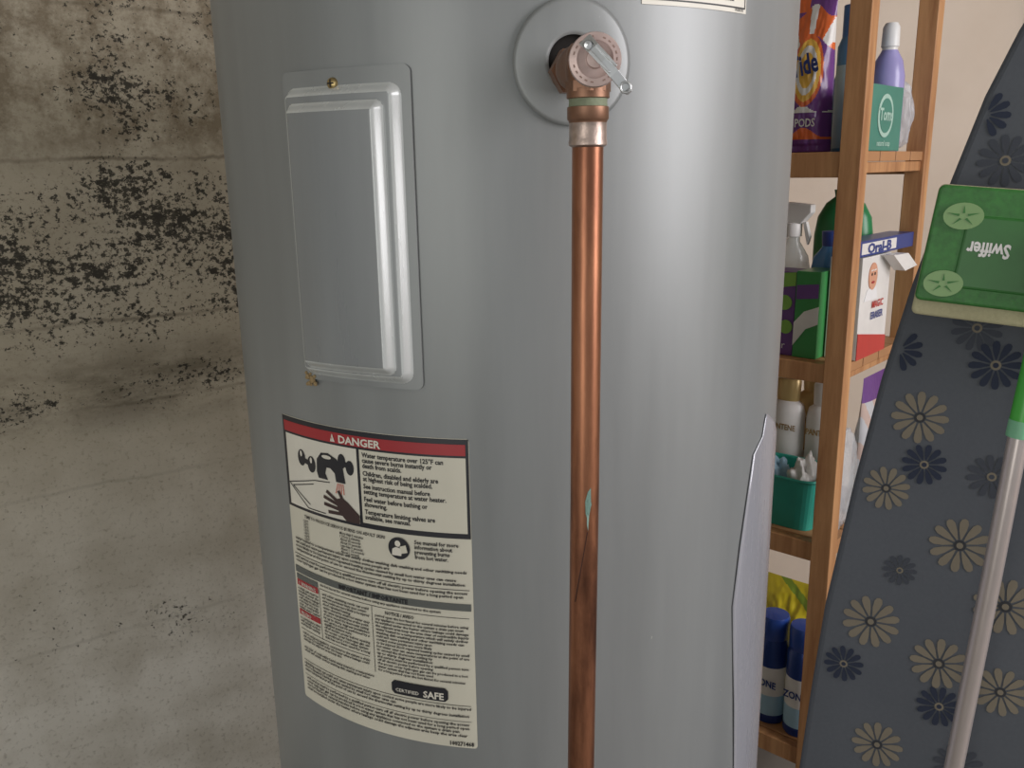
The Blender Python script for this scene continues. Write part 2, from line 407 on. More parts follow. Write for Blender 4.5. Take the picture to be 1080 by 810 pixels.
for a, b2 in (('120°F', 'More than 5 minutes'), ('125°F', '1 1/2 to 2 minutes'), ('130°F', 'About 30 seconds'), ('135°F', 'About 10 seconds'), ('140°F', 'Less than 5 seconds'), ('150°F', 'About 1 1/2 seconds'), ('155°F', 'About 1 second')):
    ltext(a, 24, yy, 2.7, bold=.02); ltext(b2, 74, yy, 2.7, bold=.02); yy += 3.1
lpoly(disc_pts(138, 105, 10.5, 10.5, 32), 'black', 4)
lpoly(disc_pts(137, 100.5, 2.8, 3, 14), 'white', 5); lpoly([(131, 112), (131.5, 106), (135, 104), (139, 104.5), (141, 108), (140, 112)], 'white', 5)
lpoly([(139, 103), (145, 101), (146.5, 108), (141, 109.5)], 'cream', 6)
for i, s in enumerate(('See manual for more', 'information about', 'preventing burns', 'from hot water.')): ltext(s, 153, 99+i*4.7, 4.0, bold=.025)
para(8, 200, 121, 138, 4.0, 2.8)
lrect(4, 139.5, LW-3, 140.1, 'ink', 2)
para(6, 200, 141, 151.5, 3.9, 2.8)
lrect(3, 153, LW-2, 160, 'band', 2)
ltext('IMPORTANT / IMPORTANTE', 68, 158.8, 4.6, 'ink', width=76, bold=.03)
para(42, 175, 161.2, 166, 3.2, 2.4)
lrect(40, 167, LW-4, 167.5, 'ink', 2)
lrect(4, 167.5, 38, 174, 'red', 2); ltext('!  WARNING', 8, 172.8, 4, 'white')
lrect(4, 161.5, 38, 167, 'band', 2)
para(5, 38, 175.5, 199, 3.4, 2.5)
lrect(4, 200, 38, 206, 'red', 2); ltext('PELIGRO', 8, 204.8, 3.6, 'white')
para(5, 38, 207.5, 219, 3.4, 2.5)
lrect(39.2, 168, 39.7, 222, 'ink', 2); lrect(4, 221, 100, 221.5, 'ink', 2)
para(44, 102, 170, 219, 3.5, 2.5)
ltext('NOTICE / AVISO', 120, 173, 3.4, bold=.03)
lrect(105.2, 168, 105.7, 236, 'ink', 2)
para(109, 200, 174.5, 234, 3.5, 2.5)
para(8, 100, 223.5, 236, 3.5, 2.5)
para(8, 104, 239, 247, 3.5, 2.5)
lpoly([(126, 239), (176, 239), (179, 242), (179, 250), (176, 253), (126, 253), (123, 250), (123, 242)], 'black', 4)
ltext('CERTIFIED', 127, 250, 3.6, 'white', width=24, lay=5); ltext('SAFE', 155, 251, 7, 'white', width=20, lay=5, bold=.03)
lrect(5, 255.5, LW-5, 256, 'ink', 2)
para(6, 200, 257, 270, 3.8, 2.8)
lrect(5, 272, LW-5, 272.4, 'ink', 2)
para(8, 198, 273.5, 288, 3.9, 2.8)
ltext('100271468', 202, 297.5, 4.4, align='R', bold=.03)
for k, (m_, vs, fs) in LB.items(): obj('warning_label_print_'+k, vs, fs, m_, wh)
cyl_grid('rating_label_sheet', 20.3, 41.4, 1.3695, 1.46, LM['white'], .0003, thick=.0003, n=16)
LB.clear(); LA, LZ = 20.3, 1.46
for (x0, y0, x1, y1) in ((1, 86, 109, 87.2), (1, 3, 109, 4), (1, 3, 2, 87), (108, 3, 109, 87), (1, 70, 109, 70.8)): lrect(x0, y0, x1, y1, 'ink', 1)
ltext('purchased in the manual', 40, 82, 4.6, lay=2, bold=.02); para(6, 104, 8, 68, 5, 3.6)
LZ = 1.461; ltext('9008193', 106, 90.5, 2.6, lay=2, align='R')
for k, (m_, vs, fs) in LB.items(): obj('rating_label_print_'+k, vs, fs, m_, wh)

# ---- T&P valve
VA = 9.6; VZ = 1.3265
v, f = [], []
NR, NS = 8, 72
for k in range(NR+1):
    rr_ = .0195+(.0465-.0195)*k/NR
    for i in range(NS):
        a = 2*pi*i/NS; lift = .0022*(1-(k/NR)**3)+.0006
        v.append(cyl(VA+rr_*cos(a)/mm*.98, VZ+rr_*sin(a), R+lift+.0012))
for k in range(NR):
    for i in range(NS): j = (i+1) % NS; f.append((k*NS+i, k*NS+j, (k+1)*NS+j, (k+1)*NS+i))
o = obj('valve_escutcheon', v, f, TANK, wh, smooth=True); q = o.modifiers.new('s', 'SOLIDIFY'); q.thickness = .001
DARK = mat('hole_dark_foam', (26, 22, 20), .95)
v = [cyl(VA, VZ, R+.0006)]+[cyl(VA+.0205*cos(2*pi*i/40)/mm, VZ+.0205*sin(2*pi*i/40), R+.0006) for i in range(40)]
obj('valve_hole', v, [(0, 1+i, 1+(i+1) % 40) for i in range(40)], DARK, wh)
VB = mat('valve_bronze', (134, 100, 80), .45, .7, .25, 60, bump=.2)
VC = mat('valve_cap_tin', (196, 174, 168), .42, .45, .14, 90, bump=.2)
VS = mat('valve_lever_steel', (205, 207, 208), .28, .85, .05)
GT = mat('thread_tape_green', (128, 136, 112), .7, .2, bump=.4, scale=200)
TIN = mat('solder_tinned', (176, 158, 148), .4, .75, .25, 150, bump=.3)
outm = T(0, 1, 1.318)@RZ(radians(8.8))@RX(radians(90))
lathe('valve_inlet', [(.0135, .300), (.0135, .33), (.016, .333), (.0165, .337), (.0165, .352), (.0155, .356), (.0155, .372)], VB, wh, mw=outm)
lathe('valve_hex_inlet', [(0, .314), (.0175, .314), (.0175, .326), (0, .326)], VB, wh, mw=outm, seg=6, smooth=False)
capm = T(.0585, .617, 1.3172)@RZ(radians(-3))@RX(radians(90))
lathe('valve_bonnet', [(.0140, -.024), (.0150, -.012), (.0158, -.006), (.0160, .004), (.0172, .006), (.0174, .0115), (.0168, .0135), (.0120, .0145), (.0105, .0135), (.006, .0135), (.0055, .018), (0, .0185)], [VB, VC], wh, mi=[0, 0, 0, 1, 1, 1, 1, 1, 1, 1, 1, 1], mw=capm)
for k in range(22):
    if k % 6 == 5: continue
    a = 2*pi*k/22
    box('cap_stamp_%d' % k, (-.0005, -.0010, 0), (.0005, .0010, .0002), mat('stamp_brown', (150, 124, 114), .5, .4), wh, mw=capm@RZ(a)@T(.0142, 0, .0140))
PX, PY = .0563, .6375
bt = T(PX, PY, 0)
lathe('valve_body', [(.006, 1.333), (.0120, 1.331), (.0150, 1.326), (.0158, 1.318), (.0155, 1.310), (.0145, 1.305), (.0138, 1.3020), (.0150, 1.3015), (.0150, 1.2955), (.0140, 1.295)], VB, wh, mw=bt)
lathe('valve_outlet_hex', [(.0, 1.3065), (.0158, 1.3065), (.0158, 1.2995), (0, 1.2995)], VB, wh, mw=bt, seg=8, smooth=False)
lathe('thread_tape', [(.0125, 1.296), (.0136, 1.295), (.0133, 1.2925), (.0137, 1.290), (.0132, 1.2885), (.012, 1.288)], GT, wh, mw=bt)
lathe('male_adapter', [(.012, 1.2905), (.0146, 1.2895), (.0146, 1.2815), (.0138, 1.2805), (.0132, 1.279), (.0132, 1.268), (.0136, 1.2665), (.0136, 1.264), (.0114, 1.2625)], [VB, TIN], wh, mi=[0, 0, 0, 0, 1, 1, 1, 1], mw=bt)
lm = capm@T(-.004, .004, .015)
def lever(pts, w, th, nm):
    v, f = [], []
    for k, (x, y_, z) in enumerate(pts):
        a = Vector(pts[min(k+1, len(pts)-1)])-Vector(pts[max(0, k-1)]); a.z = 0; a.normalize(); n = Vector((-a.y, a.x, 0))*w/2*(1 if k < len(pts)-1 else .5)
        c = Vector((x, y_, z)); v += [c+n, c-n, c-n+Vector((0, 0, th)), c+n+Vector((0, 0, th))]
    for k in range(len(pts)-1):
        for i in range(4): j = (i+1) % 4; f.append((4*k+i, 4*k+j, 4*k+4+j, 4*k+4+i))
    f += [(0, 1, 2, 3), tuple(len(v)-4+i for i in range(4))]
    o = obj(nm, v, f, VS, wh, mw=lm); b = o.modifiers.new('b', 'BEVEL'); b.width = .0004; b.segments = 2; return o
lever([(-.0035, .008, .001), (.002, .002, .004), (.009, -.006, .006), (.016, -.014, .0065), (.0245, -.0235, .0045), (.0265, -.026, .003)], .0070, .0013, 'valve_lever')
lever([(-.006, .006, .001), (0, 0, .0055), (.007, -.0075, .0075), (.013, -.0135, .0078)], .0022, .0022, 'valve_lever_rib')
lever([(-.0005, .0105, .001), (.0045, .004, .0055), (.0115, -.0035, .0075), (.0175, -.0095, .0078)], .0022, .0022, 'valve_lever_rib_b')
lathe('lever_pin', [(0, 0), (.0032, 0), (.0034, .004), (.0024, .006), (0, .0065)], VS, wh, mw=lm@T(-.001, .004, .001), seg=20)
tube('lever_wire_loop', [Vector((.0235+.0033*cos(t), -.0225+.0033*sin(t), .007)) for t in [2*pi*i/20 for i in range(21)]], .0008, VS, wh, seg=8, mw=lm)
tube('discharge_pipe', [(PX, PY, 1.272), (PX-.0012, PY, 1.0), (PX-.0035, PY, .75), (PX-.009, PY, .12)], .01111, COPPER, wh, seg=48)
VG = mat('verdigris', (104, 132, 122), .8, bump=.4, scale=300)
def pipe_patch(nm, pts, m, r=.01135, x0=PX-.0018):
    bm = bmesh.new(); vv = [bm.verts.new((p[0], p[1], 0)) for p in pts]
    for tri in tessellate_polygon([[Vector((p[0], p[1], 0)) for p in pts]]): bm.faces.new([vv[i] for i in tri])
    for k in range(-60, 90, 8):
        bmesh.ops.bisect_plane(bm, geom=bm.verts[:]+bm.edges[:]+bm.faces[:], plane_co=(k, 0, 0), plane_no=(1, 0, 0))
    bm.verts.index_update()
    obj(nm, [(x0+r*sin(radians(q.co.x)), PY-r*cos(radians(q.co.x)), q.co.y) for q in bm.verts], [tuple(q.index for q in fa.verts) for fa in bm.faces], m, wh); bm.free()
pipe_patch('verdigris_patch', [(12, .984), (2, .990), (0, 1.000), (10, 1.008), (50, 1.018), (42, 1.006), (24, .996)], VG)
pipe_patch('verdigris_streak', [(16, .988), (12, .976), (7, .982), (8, .990)], mat('verdigris_pale', (132, 158, 148), .8))
pipe_patch('pipe_scratch', [(12, .975), (16, .975), (-34, .915), (-38, .915)], mat('scratch_dark', (70, 42, 34), .5, .4), x0=PX-.0026)

# ------------------------------------------------------------ shelf unit
p1 = Vector((.533, 1.40, 0)); ang = radians(42)
E = Vector((sin(ang), cos(ang), 0)); G = Vector((-cos(ang), sin(ang), 0))
SM = Matrix.Translation(p1)@Matrix(((-G.x, E.x, 0, 0), (-G.y, E.y, 0, 0), (0, 0, 1, 0), (0, 0, 0, 1)))
def P(a, b, z, yaw=0): return SM@T(-a, b, z)@RZ(radians(yaw))
sh = empty('wooden_shelf', SM)
DEP, LEN = .335, .78
LV = [(.19, .035), (.603, .035), (.923, .033), (1.265, .04), (1.62, .035)]
for i, (a, b) in enumerate(((0, 0), (0, DEP-.03), (LEN-.035, 0), (LEN-.035, DEP-.03))):
    box('post_%d' % i, (-a-.034+.017, b-.004, 0), (-a+.017, b+.026, 1.8), WOOD, sh, .0015)
WOOD2 = mat('pine_board', (172, 126, 86), .6, var=.12, scale=12)
for i, (z, t) in enumerate(LV):
    for k in range(4):
        y0 = .022+k*.073; box('shelf_%d_slat_%d' % (i, k), (-LEN+.0, y0, z-.016), (.012, y0+.069, z), WOOD2, sh, .0015)
    box('shelf_%d_front_rail' % i, (-LEN, .0, z-t), (-.018, .02, z-.0005), WOOD, sh, .0015)
    box('shelf_%d_back_rail' % i, (-LEN, DEP-.022, z-t), (-.018, DEP-.004, z-.017), WOOD, sh, .0015)
    box('shelf_%d_end_rail' % i, (-.006, .024, z-t+.006), (.010, DEP-.03, z-.017), WOOD, sh, .0015)
def item(name, a, b, z, yaw=0): return empty(name, P(a, b, z+.0006, yaw))
WH = mat('white_plastic', (222, 220, 216), .35)
def bottle(name, a, b, z, prof, mats, mi, sy=.7, yaw=0):
    e_ = item(name, a, b, z, yaw); lathe('body', prof, mats, e_, mi=mi, sy=sy); return e_
def pouch(name, a, b, z, w, h, d, colf, mats, yaw=0, wrinkle=.003, NXp=90, NZp=140):
    e_ = item(name, a, b, z, yaw); v, f, mi = [], [], []
    for side in (-1, 1):
        for j in range(NZp+1):
            for i in range(NXp+1):
                u_, t_ = i/NXp*2-1, j/NZp
                prof = (1-abs(u_)**3.2)**.6*(1-t_**3)**.8*(.35+.65*min(1, .4+(1-abs(2*t_-.7))*.9))
                if t_ < .05: prof *= .9
                ww = w/2*(1-.08*t_)*(1-.04*sin(pi*t_))
                q = Vector((u_*3, t_*5, side*2+a*9))
                nz = noise.noise(q)*wrinkle+noise.noise(q*3.1)*wrinkle*.8
                v.append((u_*ww, side*(d/2*prof+nz*prof), t_*h))
    n = (NXp+1)*(NZp+1)
    for s in (0, 1):
        for j in range(NZp):
            for i in range(NXp):
                q = s*n+j*(NXp+1)+i; f.append((q, q+1, q+NXp+2, q+NXp+1)); mi.append(colf((i+.5)/NXp*2-1, (j+.5)/NZp))
    f.append(tuple(range(0, NXp+1))+tuple(n+i for i in range(NXp, -1, -1))); mi.append(0)
    obj('pouch_body', v, f, mats, e_, mi, True); return e_
PUR = mat('pouch_purple', (108, 62, 130), .22); ORG = mat('pouch_orange', (216, 104, 50), .22); YEL = mat('pouch_yellow', (228, 180, 76), .22)
BLU = mat('print_blue', (40, 60, 128), .35); RED = mat('print_red', (186, 54, 50), .35); TEAL = mat('teal_plastic', (50, 156, 138), .4)
def tidecol(u_, t_):
    x, y = (u_-.30)*.42, (t_-.50)
    d = sqrt(x*x+y*y); an = math.atan2(y, x)
    if t_ > .96: return 3
    if d < .11: return 2
    if d < .15: return 3
    if d < .19: return 2
    if d < .22: return 1
    if .66+.05*sin(u_*4) < t_ < .86+.04*sin(u_*5): return 1 if sin(an*7) > -.5 else 3
    if t_ > .86: return 1 if u_ < .1 else 0
    if .08 < t_ < .12+.03*sin(u_*5): return 1
    if .24 < t_ < .265+.02*sin(u_*6): return 3
    return 0
e_ = pouch('detergent_pouch', .108, .060, 1.265, .100, .255, .070, tidecol, [PUR, ORG, YEL, WH], wrinkle=.0036)
text_flat('print_logo', 'Tide', .044, BLU, e_, T(.0160, -.0385, .121)@RY(radians(-12)), squash=.046, bold=.03)
text_flat('print_sub', 'PODS', .018, WH, e_, T(.020, -.0385, .040), squash=.034, bold=.02)
LB1 = mat('blue_bottle', (74, 134, 184), .3); LBL = mat('blue_label', (156, 192, 212), .4); CAPW = mat('cap_white', (226, 226, 224), .35)
bottle('cleaner_bottle', .062, .147, 1.265, [(.0, 0), (.027, 0), (.029, .006), (.029, .05), (.029, .14), (.029, .17), (.023, .185), (.023, .187), (.023, .235), (.0, .237)], [LB1, LBL, mat('cap_blue', (60, 120, 190), .35)], [0, 0, 1, 1, 0, 0, 2, 2, 2], sy=1)
LAV = mat('lavender_liquid', (156, 150, 200), .25)
bottle('dishwasher_rinse_bottle', .110, .265, 1.265, [(.0, 0), (.03, 0), (.033, .008), (.033, .13), (.025, .155), (.014, .165), (.014, .187), (.015, .205), (.013, .212), (0, .212)], [LB1, WH, CAPW], [0, 0, 0, 0, 0, 1, 2, 2, 2], sy=.7)
bottle('fabric_softener_bottle', .034, .226, 1.265, [(.0, 0), (.026, 0), (.028, .008), (.028, .125), (.023, .150), (.013, .168), (.013, .172), (.015, .174), (.014, .205), (.010, .212), (0, .212)], [LAV, WH, CAPW], [0, 0, 0, 0, 0, 1, 1, 2, 2, 2], sy=.9)
SG = mat('carton_green', (70, 130, 114), .5); SG2 = mat('carton_pale_green', (166, 198, 184), .5)
e_ = item('soap_carton', .012, .110, 1.265, 90)
box('carton', (-.078, -.020, 0), (.078, .018, .102), SG, e_, .001)
prism('emblem', disc_pts(.0, .055, .034), -.0215, -.0202, SG2, e_); prism('emblem_inner', disc_pts(.0, .055, .027), -.0222, -.0212, SG, e_)
text_flat('print', 'Toms', .026, SG2, e_, T(0, -.0228, .048), bold=.03); text_flat('print_b', 'natural soap', .012, SG2, e_, T(0, -.0210, .008), bold=.02)
CB = mat('clear_plastic_film', (215, 218, 222), .18, alpha=.45, bump=.8, scale=60)
def blob(name, a, b, z, sx, sy, sz, m, amp=.25, seed=0, nm='blob', parent=None, off=(0, 0, 0)):
    e_ = parent or item(name, a, b, z); v, f = [], []; NU, NV = 48, 30
    for j in range(NV+1):
        t = pi*j/NV
        for i in range(NU):
            p = 2*pi*i/NU; d = Vector((sin(t)*cos(p), sin(t)*sin(p), cos(t)))
            k = 1+amp*(noise.noise(d*2.3+Vector((seed, 0, 0)))+.5*noise.noise(d*6+Vector((0, seed, 0))))
            v.append((off[0]+d.x*sx*k, off[1]+d.y*sy*k, off[2]+max(0, sz+d.z*sz*k)))
    for j in range(NV):
        for i in range(NU): q = (i+1) % NU; f.append((j*NU+i, j*NU+q, (j+1)*NU+q, (j+1)*NU+i))
    obj(nm, v, f, m, e_, smooth=True); return e_
blob('plastic_bag', .030, .278, 1.265, .026, .015, .060, CB, .2, 3, 'film')

# shelf 2
GR = mat('green_plastic', (66, 144, 80), .3); CLR = mat('clear_pet', (195, 210, 212), .12, alpha=.5); LIME = mat('lime_print', (130, 178, 80), .4)
VIO = mat('carton_violet', (108, 70, 134), .45)
e_ = item('duster_refill_carton', .124, .058, .923)
box('carton', (-.036, -.03, 0), (.036, .03, .145), VIO, e_, .001)
prism('stripe', [(-.036, .11), (.036, .122), (.036, .145), (-.036, .138)], -.0312, -.0302, LIME, e_)
for i, (cx, cz, r) in enumerate(((.018, .092, .013), (.022, .050, .012), (-.010, .065, .011))): prism('dot_%d' % i, disc_pts(cx, cz, r), -.0316, -.0302, LIME, e_)
text_flat('print', 'duster', .018, WH, e_, T(0, -.0318, .012))
e_ = item('cleaning_cloth_carton', .065, .060, .923)
box('carton', (-.021, -.036, 0), (.021, .034, .148), GR, e_, .001)
prism('swoosh', [(-.021, .02), (.0, .05), (.021, .06), (.021, .09), (-.004, .08), (-.021, .06)], -.0372, -.0362, WH, e_)
prism('panel', [(-.019, .10), (.019, .104), (.019, .128), (-.019, .124)], -.0372, -.0362, VIO, e_)
e_ = item('spray_bottle', .154, .150, .923)
lathe('body', [(.0, 0), (.034, 0), (.036, .01), (.036, .13), (.03, .16), (.014, .185), (.013, .2)], [CLR, LBL], e_, mi=[0, 0, 1, 0, 0, 0], sy=.8)
lathe('collar', [(.016, .195), (.016, .218), (.012, .22)], WH, e_)
prism('trigger_head', [(-.02, .218), (.018, .218), (.036, .238), (.036, .252), (-.01, .256), (-.024, .244)], -.01, .01, WH, e_, bev=.002)
prism('trigger', [(.020, .220), (.026, .222), (.034, .195), (.030, .180), (.026, .194)], -.005, .005, WH, e_, bev=.001)
e_ = item('dish_soap_bottle', .083, .150, .923)
lathe('body', [(.0, 0), (.030, 0), (.033, .01), (.033, .13), (.028, .16), (.014, .178), (.014, .18), (.016, .206), (.0, .208)], [mat('soap_blue', (78, 134, 186), .2), BLU], e_, mi=[0, 0, 0, 0, 0, 0, 1, 1], sy=.75)
e_ = item('laundry_jug', .105, .262, .923)
lathe('body', [(.0, 0), (.05, 0), (.055, .01), (.055, .19), (.05, .225), (.036, .250), (.02, .262), (.02, .265), (.022, .275), (0, .277)], [mat('jug_green', (42, 128, 78), .3)], e_, sy=.6)
e_ = item('sponge_carton', .014, .118, .923, 90)
box('carton', (-.066, -.027, 0), (.066, .027, .172), WH, e_, .001)
prism('red_band', [(-.066, .0), (.066, .0), (.066, .026), (-.066, .046)], -.0282, -.0272, RED, e_)
text_flat('print_a', 'MAGIC', .017, RED, e_, T(.014, -.0284, .083), bold=.03); text_flat('print_b', 'ERASER', .017, BLU, e_, T(.014, -.0284, .064), bold=.03)
SK = mat('print_skin', (206, 152, 124), .5)
prism('face', disc_pts(-.018, .138, .019, .023), -.0286, -.0272, SK, e_); prism('shirt', [(-.051, .098), (.010, .098), (.0, .118), (-.038, .118)], -.0284, -.0272, mat('print_white', (230, 230, 230), .5), e_)
for i, x in enumerate((-.025, -.012)): prism('eye_%d' % i, disc_pts(x, .142, .0026), -.0292, -.0284, LM['ink'], e_); prism('brow_%d' % i, [(x-.005, .147), (x+.005, .148), (x+.005, .150), (x-.005, .149)], -.0292, -.0284, WH, e_)
prism('mouth', disc_pts(-.018, .128, .007, .0022), -.0292, -.0284, LM['red'], e_)
prism('flap', [(.012, .172), (.066, .172), (.105, .148), (.060, .142)], -.05, -.03, WH, e_, mw=RZ(radians(-6)))
e_ = item('toothbrush_carton', .010, .164, .923+.1735, 90)
box('carton', (-.131, -.022, 0), (.131, .022, .026), BLU, e_, .001)
box('white_panel', (-.120, -.0228, .004), (.04, -.0221, .022), WH, e_)
text_flat('print', 'Oral-B', .022, BLU, e_, T(-.040, -.0234, .005), bold=.04, squash=.11)

# shelf 3
GOLD = mat('gold_plastic', (192, 166, 112), .3, .3)
e_ = item('storage_basket', .102, .086, .603)
v, f = [], []
for k, (sx_, z) in enumerate(((.86, 0), (1, .096), (.95, .096), (.82, .004))):
    for i in range(32):
        t = 2*pi*i/32; c, s_ = cos(t), sin(t)
        v.append((.072*sx_*math.copysign(abs(c)**.35, c), .060*sx_*math.copysign(abs(s_)**.35, s_), z))
for k in range(3):
    for i in range(32): j = (i+1) % 32; f.append((k*32+i, k*32+j, (k+1)*32+j, (k+1)*32+i))
f += [tuple(range(32)), tuple(96+i for i in range(32))]
obj('basket_tub', v, f, TEAL, e_)
tube('basket_rim', [(.073*math.copysign(abs(cos(t))**.35, cos(t)), .061*math.copysign(abs(sin(t))**.35, sin(t)), .096) for t in [2*pi*i/48 for i in range(49)]], .003, TEAL, e_, seg=8)
blob('', 0, 0, 0, .028, .028, .058, WH, .4, 8, 'tissue_bundle', parent=e_, off=(.030, -.006, .006))
blob('', 0, 0, 0, .024, .026, .050, LBL, .4, 4, 'tissue_bundle_b', parent=e_, off=(-.026, .004, .006))
def shampoo(name, a, b, z, bm_, capm_, txt, s=1.0):
    e_ = item(name, a, b, z)
    lathe('body', [(r*s, h*s) for r, h in [(.0, 0), (.026, 0), (.029, .006), (.029, .145), (.026, .16), (.018, .166), (.019, .168), (.020, .198), (.018, .202), (0, .203)]], [bm_, capm_], e_, mi=[0, 0, 0, 0, 0, 1, 1, 1, 1], sy=.62)
    text_flat('print', txt, .013*s, mat('gold_print', (150, 120, 66), .4), e_, T(0, -.0186*s, .12*s), squash=.044*s, bold=.03)
    prism('label_band', [(-.012*s, .03), (.012*s, .03), (.012*s, .09), (-.012*s, .09)], -.0190*s, -.0180*s, GOLD if bm_ is WH else WH, e_)
shampoo('shampoo_bottle', .155, .178, .603, WH, GOLD, 'PANTENE', 1.2)
shampoo('conditioner_bottle', .081, .178, .603, WH, WH, 'PANTENE', 1.2)
shampoo('body_wash_bottle', .128, .240, .603, GOLD, GOLD, 'repair', 1.25)
pouch('wipes_pouch', .014, .235, .603, .13, .262, .045, lambda u_, t_: 0 if t_ > .82 else (1 if sin(u_*8+t_*20) > .3 else 2), [VIO, mat('peach_film', (196, 174, 164), .25), mat('film_white', (190, 192, 196), .2)], yaw=90)
blob('bread_bag', .006, .095, .603, .013, .05, .09, CB, .2, 5, 'film')

# lower shelf
CANB = mat('can_blue', (34, 62, 130), .3, .2); CANC = mat('can_cap_blue', (38, 72, 152), .35)
for k, (a, b) in enumerate(((.004, .055), (.066, .060), (.128, .066))):
    e_ = item('aerosol_can' if k == 0 else 'aerosol_can.%03d' % k, a+.036, b, .19)
    lathe('can', [(.0, 0), (.028, 0), (.0295, .003), (.0295, .018), (.0295, .06), (.0295, .12), (.0295, .165), (.026, .175), (.0275, .177), (.0275, .215), (.0255, .221), (.0, .222)], [CANB, WH, LBL, CANC], e_, mi=[0, 0, 0, 2, 1, 0, 0, 3, 3, 3, 3])
    text_flat('print', 'ZONE', .02, CANB, e_, T(0, -.0305, .08), squash=.045, bold=.03)
pouch('yellow_bag', .10, .17, .19, .2, .245, .09, lambda u_, t_: 0 if abs(sin(t_*7+u_*2)) > .25 else 1, [mat('bag_yellow', (220, 200, 50), .35), mat('bag_green', (136, 160, 56), .35)], wrinkle=.010)

# ------------------------------------------------------------ ironing board
H = Vector((.906, -.423, 0)); BK = Vector((.423, .906, 0)); O = Vector((.42, .92, .9))
V = (BK*.08+Vector((0, 0, 1))).normalized(); N = H.cross(V)
N = -N if N.dot(BK) < 0 else N
BM = Matrix.Translation(O)@Matrix(((H.x, N.x, V.x, 0), (H.y, N.y, V.y, 0), (H.z, N.z, V.z, 0), (0, 0, 0, 1)))
ib = empty('ironing_board', BM)
def make_cloth():
    m, nt, b, oc = base('grey_board_cover')
    w = nnoise(nt, oc, 220, 3); l2 = nnoise(nt, oc, 5, 5)
    cur = nmix(nt, l2, srgb((70, 74, 81)), srgb((88, 92, 97)))
    cur = nmix(nt, nmath(nt, 'MULTIPLY', w, .35), cur, srgb((50, 54, 61)))
    nt.links.new(cur, b.inputs['Base Color']); b.inputs['Roughness'].default_value = .8
    return m
CL = make_cloth()
half = [(-.895, .175), (-.885, .192), (-.86, .2), (-.5, .203), (-.372, .2), (-.27, .194), (-.159, .186), (-.006, .166), (.116, .147), (.221, .125), (.321, .100), (.414, .074), (.476, .050), (.51, .033), (.53, .018), (.537, .0)]
AX = .13
def board_half(t):
    for (t0, w0), (t1, w1) in zip(half, half[1:]):
        if t0 <= t <= t1: return w0+(w1-w0)*(t-t0)/(t1-t0)
    return 0
outl = [(AX-w, t) for t, w in half]+[(AX+w, t) for t, w in reversed(half[:-1])]
prism('padded_top', outl, .0005, .020, CL, ib, bev=.006)
ST = mat('board_leg_steel', (170, 172, 176), .35, .8)
prism('steel_tray', [(AX+(x-AX)*.94, t*.985-.006) for x, t in outl], .020, .026, ST, ib)
for k, sx_ in enumerate((-1, 1)):
    tube('folded_leg_%d' % k, [(AX+sx_*.05, .035, .35), (AX+sx_*.06, .035, -.3), (AX+sx_*.12, .035, -.82)], .009, ST, ib, seg=16)
tube('leg_foot', [(AX-.16, .035, -.84), (AX+.16, .035, -.84)], .010, ST, ib, seg=16)
FB = mat('flower_beige', (114, 106, 91), .85); FN = mat('flower_navy', (30, 38, 56), .85); FG = mat('flower_slate', (57, 61, 69), .85); FC = mat('flower_centre', (46, 47, 50), .85)
fl = {0: [[], []], 1: [[], []], 2: [[], []], 3: [[], []]}
def flower(s, t, r, kind, rot=0, np_=12):
    V_, F_ = fl[kind]
    lay = -.0004 if kind == 1 else -.0002
    for k in range(np_):
        a = rot+2*pi*k/np_; c, q = cos(a), sin(a); base_i = len(V_)
        pts = [(.22, -.02), (.55, -.115), (.82, -.145), (.96, -.095), (1.0, 0), (.96, .095), (.82, .145), (.55, .115), (.22, .02)]
        ok = True; tmp = []
        for (pu, pv) in pts:
            x = s+(pu*c-pv*q)*r; z = t+(pu*q+pv*c)*r
            if abs(x-AX) > board_half(z)-.007: ok = False
            tmp.append((x, lay, z))
        if not ok: continue
        V_ += tmp; F_.append(tuple(base_i+i for i in range(len(pts))))
    if abs(s-AX) < board_half(t)-.012:
        for kk, rr_ in ((3 if kind == 0 else 0, .20), (kind, .11)):
            V2, F2 = fl[kk]; n = len(V2)
            V2 += [(s+rr_*r*cos(2*pi*i/14), lay-.0003*(1 if rr_ > .15 else 2), t+rr_*r*sin(2*pi*i/14)) for i in range(14)]; F2.append(tuple(n+i for i in range(14)))
FLW = [(.025, .077, .029, 0), (.034, .025, .023, 1), (-.002, -.007, .025, 0), (.092, .14, .026, 1), (.077, -.061, .031, 0), (-.005, -.167, .031, 0), (-.03, -.225, .022, 1), (.069, -.202, .03, 0),
       (.127, -.122, .032, 0), (.132, -.221, .028, 0), (.014, -.317, .028, 0), (.074, -.253, .024, 1), (.071, .178, .025, 2), (.08, .349, .026, 2), (.057, .395, .024, 1), (-.002, .150, .024, 1),
       (.10, .02, .024, 2), (.155, .06, .03, 0), (.20, -.02, .028, 1), (.19, .15, .03, 2), (.15, .26, .03, 0), (.17, .38, .026, 0), (.13, .45, .024, 2), (.23, -.15, .03, 0), (.20, -.28, .026, 1), (.28, -.3, .03, 0),
       (.05, .245, .022, 1), (.02, -.10, .018, 2), (.10, -.32, .026, 2)]
for k in range(60):
    s, t = random.uniform(-.06, .32), random.uniform(-.87, -.36)
    if all((s-q[0])**2+(t-q[1])**2 > (.026+q[2])**2 for q in FLW): FLW.append((s, t, random.choice((.024, .028, .031)), random.choice((0, 0, 1, 2))))
for i, q in enumerate(FLW): flower(*q, rot=i*.37)
for k, m_, nm in ((0, FB, 'flower_print_beige'), (1, FN, 'flower_print_navy'), (2, FG, 'flower_print_slate'), (3, FC, 'flower_print_centres')):
    if fl[k][0]: obj(nm, fl[k][0], fl[k][1], m_, ib)

